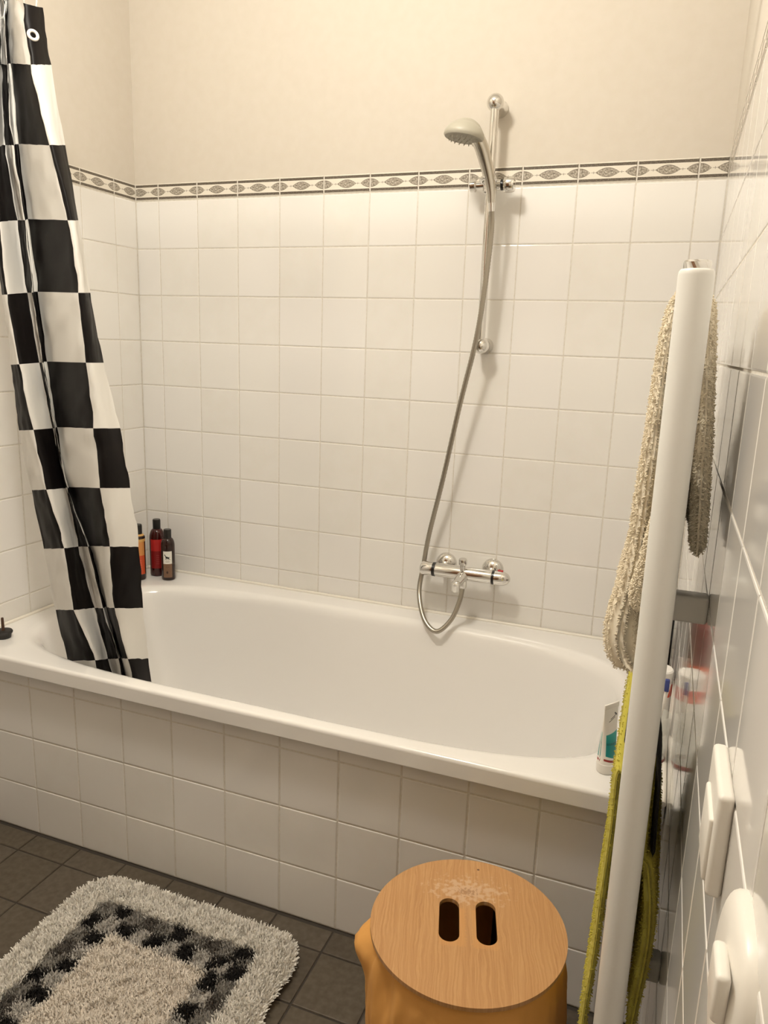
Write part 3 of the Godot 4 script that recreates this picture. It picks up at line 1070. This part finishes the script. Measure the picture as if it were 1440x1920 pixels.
func laundry_stool() -> void:
	var y := 0.45
	var c := Vector3(1.431, 0.0, 1.166)
	var r := 0.1575
	var t := thing("laundry_stool", "round stool with wooden lid and orange fabric laundry bag", "stool", c)
	var turn := 0.27
	# lid with two handle slots
	var disc := PackedVector2Array()
	for i in 96:
		disc.append(Vector2(r * cos(TAU * i / 96.0), r * sin(TAU * i / 96.0)))
	var slots := []
	var sw := 0.0165
	var sl := 0.031
	for sx in [-0.0300, 0.0300]:
		var p := PackedVector2Array()
		for i in 25:
			var a := PI * i / 24.0
			p.append(Vector2(sx + sw * cos(a), -0.008 + sl + sw * sin(a)))
		for i in 25:
			var a := PI + PI * i / 24.0
			p.append(Vector2(sx + sw * cos(a), -0.008 - sl + sw * sin(a)))
		slots.append(p)
	var k := Mesher.new()
	var th := 0.007
	var uvs := func(v: Vector2) -> Vector2: return v / (2.0 * r) + Vector2(0.5, 0.5)
	for strip in [[-0.3, -0.0300], [-0.0300, 0.0300], [0.0300, 0.3]]:
		var band := PackedVector2Array([Vector2(strip[0], -0.3), Vector2(strip[1], -0.3), Vector2(strip[1], 0.3), Vector2(strip[0], 0.3)])
		var parts := Geometry2D.intersect_polygons(disc, band)
		for s in slots:
			var nxt: Array[PackedVector2Array] = []
			for p in parts:
				nxt.append_array(Geometry2D.clip_polygons(p, s))
			parts = nxt
		for p in parts:
			var idx := Geometry2D.triangulate_polygon(p)
			for i in range(0, idx.size(), 3):
				var a := p[idx[i]]
				var b := p[idx[i + 1]]
				var d := p[idx[i + 2]]
				if (b - a).cross(d - a) < 0:
					var w := b
					b = d
					d = w
				k.group(-1)
				k.t3(Vector3(a.x, th, a.y), Vector3(b.x, th, b.y), Vector3(d.x, th, d.y), uvs.call(a), uvs.call(b), uvs.call(d))
				k.t3(Vector3(a.x, 0, a.y), Vector3(d.x, 0, d.y), Vector3(b.x, 0, b.y), uvs.call(a), uvs.call(d), uvs.call(b))
	k.group(3)
	for loop in [disc, slots[0], slots[1]]:
		var hole: bool = loop.size() != disc.size()
		for i in loop.size():
			var a: Vector2 = loop[i]
			var b: Vector2 = loop[(i + 1) % loop.size()]
			if a.distance_to(b) < 1e-5:
				continue
			var q := [Vector3(a.x, 0, a.y), Vector3(b.x, 0, b.y), Vector3(b.x, th, b.y), Vector3(a.x, th, a.y)]
			if hole:
				k.q(q[0], q[3], q[2], q[1], uvs.call(a), uvs.call(a), uvs.call(b), uvs.call(b))
			else:
				k.q(q[0], q[1], q[2], q[3], uvs.call(a), uvs.call(b), uvs.call(b), uvs.call(a))
	var wood := mat(Color.WHITE, 0.42)
	wood.albedo_texture = wood_print()
	var lid := obj("lid", k.done(), wood, t)
	lid.transform = Transform3D(Basis(Vector3.UP, turn), Vector3(0, y - th, 0))
	# fabric bag: a slack cylinder with puckers below the lid
	var cloth := mat(lin(224, 164, 88), 0.9)
	tri(cloth, 60.0)
	cloth.albedo_texture = noise_tex(0.2, Color(0.93, 0.92, 0.90), Color(1, 1, 1), 128, 51, 2)
	var nz := FastNoiseLite.new()
	nz.seed = 9
	nz.frequency = 1.0
	var p := []
	var nv := 44
	var nu := 144
	for i in nv + 1:
		var f := float(i) / nv
		var ring := []
		for j in nu:
			var a := TAU * j / nu
			var d := Vector2(cos(a), sin(a))
			var yy := lerpf(y - th - 0.001, 0.07, f)
			var belly := 0.150 + 0.014 * sin(minf(f * 3.2, 1.0) * PI / 2) - 0.012 * f
			var fold := nz.get_noise_3d(d.x * 2.2, d.y * 2.2, f * 1.1) * 0.010 + nz.get_noise_3d(d.x * 7.0, d.y * 7.0, f * 1.6 + 7.0) * 0.008 + nz.get_noise_3d(d.x * 16.0, d.y * 16.0, f * 2.5 + 3.0) * 0.003
			# one slack pucker that sticks out on the left
			var off := wrapf(a - 2.84, -PI, PI)
			var ear := exp(-off * off / 0.10) * (f / 0.085 if f < 0.085 else exp(-pow((f - 0.085) / 0.11, 2.0))) * 0.028
			var crease := (exp(-pow((off + 0.30) / 0.07, 2.0)) + 0.7 * exp(-pow((off + 0.62) / 0.09, 2.0)) + 0.6 * exp(-pow((off - 0.26) / 0.07, 2.0))) * exp(-pow((f - 0.10) / 0.14, 2.0)) * -0.010
			var rr := belly + fold * minf(f * 6.0, 1.0) + ear + crease
			if i == 0:
				rr = 0.142
			ring.append(Vector3(d.x * rr, yy, d.y * rr))
		p.append(ring)
	var low := []
	for j in nu:
		var v: Vector3 = p[nv][j]
		low.append(Vector3(v.x * 0.5, v.y - 0.012, v.z * 0.5))
	p.append(low)
	var kb := Mesher.new()
	kb.group(1)
	grid_into(kb, p, false, true, false)
	for j in nu:
		kb.t3(Vector3(0, 0.056, 0), low[(j + 1) % nu], low[j])
	obj("laundry_bag", kb.done(), cloth, t)
	for q in 4:
		var a := TAU * (q + 0.5) / 4.0 + 0.95
		var v := Vector3(cos(a), 0, sin(a))
		obj("leg", tube([v * 0.132 + Vector3(0, 0.0, 0), v * 0.132 + Vector3(0, 0.24, 0), v * 0.133 + Vector3(0, y - th - 0.002, 0)], 0.005, 12), M.black_plastic, t)
	obj("rim_ring", lathe([Vector2(0.128, -0.018), Vector2(0.140, -0.018), Vector2(0.140, 0.0), Vector2(0.128, 0.0), Vector2(0.128, -0.018)], 64), wood, t).position = Vector3(0, y - th - 0.0015, 0)

# ================================================================ bath mat
func bath_mat() -> void:
	var x0 := 0.422
	var x1 := 0.998
	var z0 := 0.877
	var z1 := 1.77
	var cx := (x0 + x1) / 2
	var cz := (z0 + z1) / 2
	var half := Vector2((x1 - x0) / 2, (z1 - z0) / 2)
	var t := thing("bath_mat", "shaggy white bath mat with a black and grey chequered band", "bath mat", Vector3(cx, 0, cz))
	var k := Mesher.new()
	k.group(-1)
	var n := 96
	var ring := []
	for i in n:
		ring.append(rect_ray(Vector2.ZERO, -half, half, 0.075, TAU * i / n))
	for i in n:
		var a: Vector2 = ring[i]
		var b: Vector2 = ring[(i + 1) % n]
		k.t3(Vector3(0, 0.008, 0), Vector3(a.x, 0.008, a.y), Vector3(b.x, 0.008, b.y))
		k.t3(Vector3(0, 0.0005, 0), Vector3(b.x, 0.0005, b.y), Vector3(a.x, 0.0005, a.y))
		k.q(Vector3(a.x, 0.0005, a.y), Vector3(b.x, 0.0005, b.y), Vector3(b.x, 0.008, b.y), Vector3(a.x, 0.008, a.y))
	obj("backing", k.done(), mat(lin(235, 226, 208), 0.95), t)
	# one tuft: a handful of curved fibres
	var r := RandomNumberGenerator.new()
	r.seed = 321
	var tuft := Mesher.new()
	tuft.group(1)
	for b in 11:
		var a := r.randf() * TAU
		var d := Vector3(cos(a), 0, sin(a))
		var s := d.cross(Vector3.UP) * 0.0011
		var root := d * r.randf_range(0.0, 0.0022)
		var lean := r.randf_range(0.25, 0.9)
		var h := r.randf_range(0.8, 1.1)
		var p0 := root
		var p1 := root + d * 0.004 * lean + Vector3(0, 0.010 * h, 0)
		var p2 := root + d * 0.010 * lean + Vector3(0, 0.0165 * h, 0)
		tuft.q(p0 - s, p1 - s * 1.2, p1 + s * 1.2, p0 + s)
		tuft.q(p1 - s * 1.2, p2 - s * 0.8, p2 + s * 0.8, p1 + s * 1.2)
	var tm := tuft.done()
	var white := Color(0.95, 0.92, 0.86)
	var sets := {"border_pile": [], "chequered_pile": [], "middle_pile": []}
	var nz := FastNoiseLite.new()
	nz.seed = 4
	nz.frequency = 14.0
	var step := 0.0047
	var nx := int(half.x * 2 / step)
	var nzc := int(half.y * 2 / step)
	for i in nx + 1:
		for j in nzc + 1:
			var p := Vector2(-half.x + i * step + r.randf_range(-0.4, 0.4) * step, -half.y + j * step + r.randf_range(-0.4, 0.4) * step)
			var q := p.abs() - (half - Vector2(0.075, 0.075))
			var sd := Vector2(maxf(q.x, 0), maxf(q.y, 0)).length() + minf(maxf(q.x, q.y), 0.0) - 0.075
			if sd > -0.002:
				continue
			var wob := Vector2(nz.get_noise_2d(p.x, p.y), nz.get_noise_2d(p.x + 9.0, p.y)) * 0.010
			var w := p + wob
			# distance inside the outer outline, straight sides
			var din := minf(half.x - absf(w.x), half.y - absf(w.y))
			var col := white
			var where := "border_pile"
			var high := 1.0
			if din > 0.156:
				where = "middle_pile"
				col = Color(0.93, 0.87, 0.79)
				high = 0.95
			elif din > 0.074:
				where = "chequered_pile"
				var along := w.y if (half.x - absf(w.x)) < (half.y - absf(w.y)) else w.x
				var cell := int(floor(along / 0.041 + 100.0))
				var row := 0 if din < 0.114 else 1
				if (cell + row) % 2 == 0:
					col = Color(0.14, 0.125, 0.11) if row == 0 else Color(0.012, 0.010, 0.009)
					if row == 0 and cell % 4 == 0:
						col = Color(0.012, 0.010, 0.009)
				else:
					col = Color(0.60, 0.57, 0.53) if row == 1 else Color(0.34, 0.32, 0.29)
				high = 0.92
			var v := r.randf_range(0.9, 1.08)
			col = Color(col.r * v, col.g * v, col.b * v)
			var out := Vector3(p.x / half.x, 0, p.y / half.y)
			var edge := clampf(1.0 + sd / 0.03, 0.0, 1.0)
			var g := Vector3(q.x if q.x > q.y else 0.0, 0, 0)
			var lean := Vector3(signf(p.x) if q.x >= q.y - 0.04 else 0.0, 0, signf(p.y) if q.y >= q.x - 0.04 else 0.0).normalized() * edge * 0.75
			var clump := Vector3(nz.get_noise_2d(p.x * 2.5, p.y * 2.5 + 30.0), 0, nz.get_noise_2d(p.x * 2.5 + 60.0, p.y * 2.5)) * 0.55
			var y := (Vector3.UP + lean + clump + Vector3(r.randf_range(-0.2, 0.2), 0, r.randf_range(-0.2, 0.2))).normalized()
			var xx := y.cross(Vector3.FORWARD.rotated(Vector3.UP, r.randf() * TAU)).normalized()
			var s := r.randf_range(0.85, 1.2)
			var tf := Transform3D(Basis(xx * s, y * s * high * (1.25 if where == "border_pile" else 1.1), xx.cross(y) * s), Vector3(p.x, 0.0075, p.y))
			sets[where].append([tf, col])
	var fibre := mat(Color.WHITE, 0.9)
	fibre.vertex_color_use_as_albedo = true
	fibre.cull_mode = BaseMaterial3D.CULL_DISABLED
	fibre.backlight_enabled = true
	fibre.backlight = Color(0.5, 0.48, 0.45)
	for s in sets:
		var mm := MultiMesh.new()
		mm.transform_format = MultiMesh.TRANSFORM_3D
		mm.use_colors = true
		mm.mesh = tm
		mm.instance_count = sets[s].size()
		for i in sets[s].size():
			mm.set_instance_transform(i, sets[s][i][0])
			mm.set_instance_color(i, sets[s][i][1])
		var o := MultiMeshInstance3D.new()
		o.name = s
		o.multimesh = mm
		o.material_override = fibre
		o.set_meta("kind", "stuff")
		t.add_child(o)

# ================================================================ bottles
func bottle_profile(r: float, body: float, neck: float, cap_r: float) -> Array:
	# flat foot, straight body to «body», round shoulder up to the neck
	var out := [Vector2(0, 0.0005), Vector2(r * 0.9, 0.0005), Vector2(r, 0.005), Vector2(r, body)]
	for i in 9:
		var a := PI / 2 * (i + 1) / 9.0
		out.append(Vector2(cap_r * 0.85 + (r - cap_r * 0.85) * cos(a), body + (neck - body) * sin(a)))
	out.append(Vector2(0, neck))
	return out

func wrap_label(called: String, r: float, y0: float, y1: float, a0: float, a1: float, m: Material, parent: Node3D) -> MeshInstance3D:
	# a label bent round the bottle
	var k := Mesher.new()
	k.group(1)
	var p := []
	var uv := []
	for i in 2:
		var ring := []
		var u := []
		for j in 21:
			var a := lerpf(a0, a1, j / 20.0)
			ring.append(Vector3(r * sin(a), y0 if i == 0 else y1, r * cos(a)))
			u.append(Vector2(j / 20.0, 1.0 - i))
		p.append(ring)
		uv.append(u)
	grid_into(k, p, false, false, false, uv)
	return obj(called, k.done(), m, parent)

func horse_label() -> ImageTexture:
	# white square with a small dark running animal and a line of print, tan field with a dark dot below
	var im := Image.create(128, 256, false, Image.FORMAT_RGB8)
	im.fill(lin(118, 88, 66))
	im.fill_rect(Rect2i(0, 0, 128, 122), lin(226, 222, 212))
	var d := lin(30, 26, 24)
	var body := [Vector2(42, 56), Vector2(86, 64), 12.0]
	for y in 122:
		for x in 128:
			var p := Vector2(x, y)
			for s in [[Vector2(44, 56), Vector2(78, 64), 9.0], [Vector2(44, 54), Vector2(26, 34), 5.0], [Vector2(24, 32), Vector2(18, 36), 3.0], [Vector2(46, 62), Vector2(34, 78), 2.6], [Vector2(52, 64), Vector2(52, 84), 2.6], [Vector2(78, 66), Vector2(76, 84), 2.6], [Vector2(80, 64), Vector2(98, 80), 2.8], [Vector2(82, 60), Vector2(98, 56), 2.2]]:
				var q := Geometry2D.get_closest_point_to_segment(p, s[0], s[1])
				if p.distance_to(q) < s[2]:
					im.set_pixel(x, y, d)
	for x in range(36, 92):
		if x % 5 != 0:
			for y in range(98, 103):
				im.set_pixel(x, y, lin(120, 114, 106))
	for y in range(122, 256):
		for x in 128:
			if Vector2(x - 56, y - 205).length() < 13 + 2.5 * sin(atan2(y - 205, x - 56) * 7.0):
				im.set_pixel(x, y, lin(48, 30, 20))
			if y > 150 and y < 156 and x > 34 and x < 92 and x % 7 < 5:
				im.set_pixel(x, y, lin(92, 66, 48))
	return ImageTexture.create_from_image(im)

func two_tone(top: Color, low: Color, split: float) -> ImageTexture:
	var im := Image.create(64, 128, false, Image.FORMAT_RGB8)
	im.fill(top)
	im.fill_rect(Rect2i(0, int(128 * split), 64, 128), low)
	for y in range(int(128 * split) + 18, 110, 9):
		im.fill_rect(Rect2i(26 + (y % 3) * 2, y, 14, 3), low.lightened(0.18))
	return ImageTexture.create_from_image(im)

func corner_bottles() -> void:
	var amber := mat(lin(40, 18, 12), 0.12)
	var red := mat(lin(58, 12, 10), 0.1)
	# angle that turns a label to the camera
	var face := atan2(CAM.x - 0.05, CAM.z - 0.1)
	# amber bottle with the white and tan label
	var a := thing("bottle", "brown bottle with a white animal label over tan, in the tub corner", "bottle", Vector3(0.066, RIM, 0.092), "bottles in the tub corner")
	obj("glass_body", lathe(bottle_profile(0.0235, 0.122, 0.150, 0.0125), 36, 50), amber, a)
	obj("cap", lathe([Vector2(0, 0.147), Vector2(0.0128, 0.147), Vector2(0.0132, 0.178), Vector2(0.012, 0.180), Vector2(0, 0.180)], 32), M.black_plastic, a)
	var lm := mat(Color.WHITE, 0.5)
	lm.albedo_texture = horse_label()
	wrap_label("label_sticker", 0.0239, 0.012, 0.106, face - 0.75, face + 0.55, lm, a)
	# red bottle
	var b := thing("bottle", "tall dark bottle with a red label against the corner tiles", "bottle", Vector3(0.002, RIM, 0.066), "bottles in the tub corner")
	obj("glass_body", lathe(bottle_profile(0.0265, 0.133, 0.170, 0.0125), 36, 50), red, b)
	obj("cap", lathe([Vector2(0, 0.166), Vector2(0.0132, 0.166), Vector2(0.0136, 0.200), Vector2(0.0122, 0.203), Vector2(0, 0.203)], 32), M.black_plastic, b)
	var rm := mat(Color.WHITE, 0.4)
	rm.albedo_texture = two_tone(lin(178, 34, 30), lin(130, 12, 10), 0.40)
	wrap_label("label_sticker", 0.0269, 0.030, 0.135, face - 0.95, face + 0.95, rm, b)
	# orange bottle half behind the curtain
	var c := thing("bottle", "slim bottle with an orange label beside the curtain edge", "bottle", Vector3(-0.024, RIM, 0.136), "bottles in the tub corner")
	obj("glass_body", lathe(bottle_profile(0.0235, 0.150, 0.161, 0.0150), 36, 50), amber, c)
	obj("gold_collar", lathe([Vector2(0.0236, 0.137), Vector2(0.0240, 0.140), Vector2(0.0232, 0.152), Vector2(0.0190, 0.161), Vector2(0.0150, 0.163)], 32, 60), mat(lin(206, 160, 90), 0.3), c)
	obj("cap", lathe([Vector2(0, 0.158), Vector2(0.0145, 0.158), Vector2(0.0150, 0.192), Vector2(0.0135, 0.196), Vector2(0, 0.196)], 32), M.black_plastic, c)
	var om := mat(Color.WHITE, 0.4)
	om.albedo_texture = two_tone(lin(206, 138, 74), lin(196, 74, 34), 0.42)
	wrap_label("label_sticker", 0.0239, 0.022, 0.137, face - 0.9, face + 1.0, om, c)

func tube_print() -> ImageTexture:
	# white squeeze tube: dark script at the crimp, teal field, red line above the cap
	var im := Image.create(256, 512, false, Image.FORMAT_RGB8)
	im.fill(lin(236, 231, 222))
	for y in 512:
		for x in 256:
			var fx := x / 256.0
			var fy := y / 512.0
			if fx > 0.12 and fx < 0.80 and fy > 0.40 + (0.12 * absf(fx - 0.3)) and fy < 0.86 + 0.03 * sin(fx * 5.0):
				var c := lin(22, 140, 138).lerp(lin(58, 176, 166), clampf(1.0 - (fy - 0.40) * 5.0, 0.0, 1.0))
				if fy > 0.60 and fy < 0.64 and int(fx * 40) % 3 != 0:
					c = lin(12, 96, 98)
				im.set_pixel(x, y, c)
			elif fx > 0.08 and fx < 0.86 and fy > 0.905 + 0.02 * sin(fx * 5.0) and fy < 0.945 + 0.02 * sin(fx * 5.0):
				im.set_pixel(x, y, lin(150, 44, 38))
	for s in [[Vector2(70, 70), Vector2(96, 52), 7.0], [Vector2(84, 66), Vector2(150, 96), 3.0], [Vector2(100, 86), Vector2(170, 118), 2.5]]:
		for y in range(30, 140):
			for x in range(40, 200):
				var p := Vector2(x, y)
				if p.distance_to(Geometry2D.get_closest_point_to_segment(p, s[0], s[1])) < s[2]:
					im.set_pixel(x, y, lin(70, 66, 70))
	return ImageTexture.create_from_image(im)

func end_bottles() -> void:
	# squeeze tube standing on its cap at the front corner of the rim
	var t := thing("squeeze_tube", "white and teal squeeze tube standing on its cap on the tub rim", "tube", Vector3(1.602, RIM, 0.742))
	var k := Mesher.new()
	k.group(1)
	var p := []
	var uv := []
	for i in 17:
		var f := i / 16.0
		var y := 0.022 + f * 0.118
		var ring := []
		var u := []
		var rx := lerpf(0.0185, 0.0205, f)
		var rz := lerpf(0.0175, 0.0016, pow(f, 1.35))
		for j in 41:
			var a := TAU * j / 40.0
			ring.append(Vector3(rx * cos(a), y, rz * sin(a)))
			u.append(Vector2(fmod(j / 20.0, 1.0) if j != 20 and j != 40 else 1.0, 1.0 - f))
		p.append(ring)
		uv.append(u)
	grid_into(k, p, false, false, true, uv)
	var m := mat(Color.WHITE, 0.35)
	m.albedo_texture = tube_print()
	var body := obj("tube_body", k.done(), m, t)
	obj("crimp", rbox(Vector3(0.0415, 0.011, 0.0036), 0.0012, Vector3(0, 0.1435, 0)), M.white_plastic, t)
	obj("cap", lathe([Vector2(0, 0.0005), Vector2(0.0165, 0.0005), Vector2(0.018, 0.003), Vector2(0.0188, 0.021), Vector2(0.016, 0.0235), Vector2(0, 0.0235)], 32), M.white_plastic, t)
	t.rotation.y = 0.95
	# bottles in a row along the tiled wall behind the radiator
	var jar := thing("lotion_bottle", "white bottle with an orange band on the tub end by the wall", "bottle", Vector3(1.6865, RIM, 0.535), "bottles on the tub end")
	obj("bottle_body", lathe(bottle_profile(0.030, 0.128, 0.136, 0.026), 40, 50), M.white_gloss, jar)
	obj("lid", lathe([Vector2(0, 0.134), Vector2(0.0300, 0.134), Vector2(0.0295, 0.137), Vector2(0.0295, 0.154), Vector2(0.027, 0.157), Vector2(0, 0.157)], 40), M.white_gloss, jar)
	wrap_label("orange_band", 0.0303, 0.098, 0.127, -PI, PI, mat(lin(214, 70, 34), 0.4), jar)
	var rb := thing("shower_gel", "red translucent bottle with an orange label on the tub end", "bottle", Vector3(1.655, RIM, 0.285), "bottles on the tub end")
	obj("bottle_body", lathe(bottle_profile(0.027, 0.150, 0.185, 0.015), 36, 50), mat(lin(112, 26, 14), 0.15), rb)
	wrap_label("label_sticker", 0.0273, 0.014, 0.085, -PI, PI, mat(lin(222, 96, 44), 0.4), rb)
	obj("cap", lathe([Vector2(0, 0.180), Vector2(0.017, 0.180), Vector2(0.017, 0.212), Vector2(0.0155, 0.214), Vector2(0, 0.214)], 32), mat(lin(168, 62, 52), 0.3), rb)
	var bb := thing("black_bottle", "black bottle with a white mark on the tub end", "bottle", Vector3(1.690, RIM, 0.20), "bottles on the tub end")
	obj("bottle_body", lathe(bottle_profile(0.027, 0.165, 0.190, 0.014), 36, 50), mat(lin(20, 12, 12), 0.15), bb)
	obj("cap", lathe([Vector2(0, 0.186), Vector2(0.015, 0.186), Vector2(0.015, 0.214), Vector2(0, 0.216)], 28), M.black_plastic, bb)
	wrap_label("label_sticker", 0.0273, 0.03, 0.07, -0.5, 0.4, mat(lin(205, 198, 190), 0.5), bb)
	var gb := thing("green_bottle", "pale grey-green bottle on the tub end near the back wall", "bottle", Vector3(1.668, RIM, 0.10), "bottles on the tub end")
	obj("bottle_body", lathe(bottle_profile(0.032, 0.13, 0.165, 0.014), 36, 50), mat(lin(150, 152, 134), 0.3), gb)
	obj("cap", lathe([Vector2(0, 0.162), Vector2(0.0155, 0.162), Vector2(0.0155, 0.195), Vector2(0, 0.196)], 28), M.white_plastic, gb)
	wrap_label("blue_foot", 0.0323, 0.004, 0.018, -PI, PI, mat(lin(70, 76, 112), 0.4), gb)
	var cup := thing("plastic_beaker", "clear plastic beaker with white brushes on the tub end", "beaker", Vector3(1.688, RIM, 0.655))
	obj("beaker_wall", lathe([Vector2(0, 0.0005), Vector2(0.024, 0.0005), Vector2(0.0255, 0.004), Vector2(0.029, 0.105), Vector2(0.0275, 0.105), Vector2(0.024, 0.006), Vector2(0, 0.006)], 40), M.clear_plastic, cup)
	obj("foot_ring", lathe([Vector2(0.0257, 0.002), Vector2(0.0262, 0.003), Vector2(0.0265, 0.010), Vector2(0.0260, 0.011)], 40), mat(lin(150, 96, 90), 0.4), cup)
	var br := thing("toothbrush", "white toothbrush standing in the clear beaker", "toothbrush", Vector3(1.688, RIM + 0.0075, 0.655))
	obj("handle", tube([Vector3(-0.010, 0, 0.006), Vector3(0.008, 0.10, -0.004), Vector3(0.017, 0.160, -0.010)], 0.0038, 12), M.white_plastic, br)
	obj("bristles", rbox(Vector3(0.009, 0.026, 0.010), 0.002, Vector3(0.0135, 0.160, -0.004)), mat(lin(60, 70, 130), 0.8), br)

func bath_plug() -> void:
	var t := thing("bath_plug", "black rubber bath plug lying on the tub rim by the curtain", "plug", Vector3(-0.012, RIM + 0.0003, 0.728))
	obj("rubber_stopper", lathe([Vector2(0, 0.0), Vector2(0.0185, 0.0), Vector2(0.0195, 0.003), Vector2(0.0205, 0.012), Vector2(0.0235, 0.0135), Vector2(0.0245, 0.017), Vector2(0.0225, 0.0205), Vector2(0.010, 0.0215), Vector2(0, 0.0215)], 36, 40), M.rubber, t)
	obj("stem", lathe([Vector2(0, 0.020), Vector2(0.0055, 0.020), Vector2(0.0042, 0.026), Vector2(0.0036, 0.056), Vector2(0.0026, 0.058), Vector2(0, 0.058)], 20), mat(lin(74, 50, 36), 0.4), t)

func wall_switches() -> void:
	# two white fittings on the right wall, close to the camera
	var a := thing("light_switch", "square white light switch on the right tiled wall", "switch", Vector3(XR, 1.008, 1.615))
	obj("housing", rbox(Vector3(0.0115, 0.084, 0.084), 0.004, Vector3(-0.0055, 0, 0), 4), M.white_plastic, a)
	obj("rocker", rbox(Vector3(0.006, 0.052, 0.056), 0.0022, Vector3(-0.0112, -0.010, 0.004), 3), M.white_plastic, a)
	var b := thing("wall_socket", "rounded white socket fitting with a side lever on the right wall", "socket", Vector3(XR, 1.000, 1.785))
	var k := Mesher.new()
	var rings := []
	for i in 13:
		var f := i / 12.0
		var ring := []
		for j in 64:
			var ang := TAU * j / 64.0
			var s := super_ray(Vector2.ZERO, Vector2(0.050, 0.056), 2.6, ang) * cos(f * PI / 2 * 0.98)
			ring.append(Vector3(-0.0165 * pow(sin(f * PI / 2), 0.6) + 0.001, s.y, s.x))
		rings.append(ring)
	k.group(1)
	grid_into(k, rings, false, true, false)
	obj("housing", k.done(), M.white_plastic, b)
	obj("lever", rbox(Vector3(0.008, 0.030, 0.030), 0.003, Vector3(-0.0155, 0.026, 0.022), 3), M.white_plastic, b)
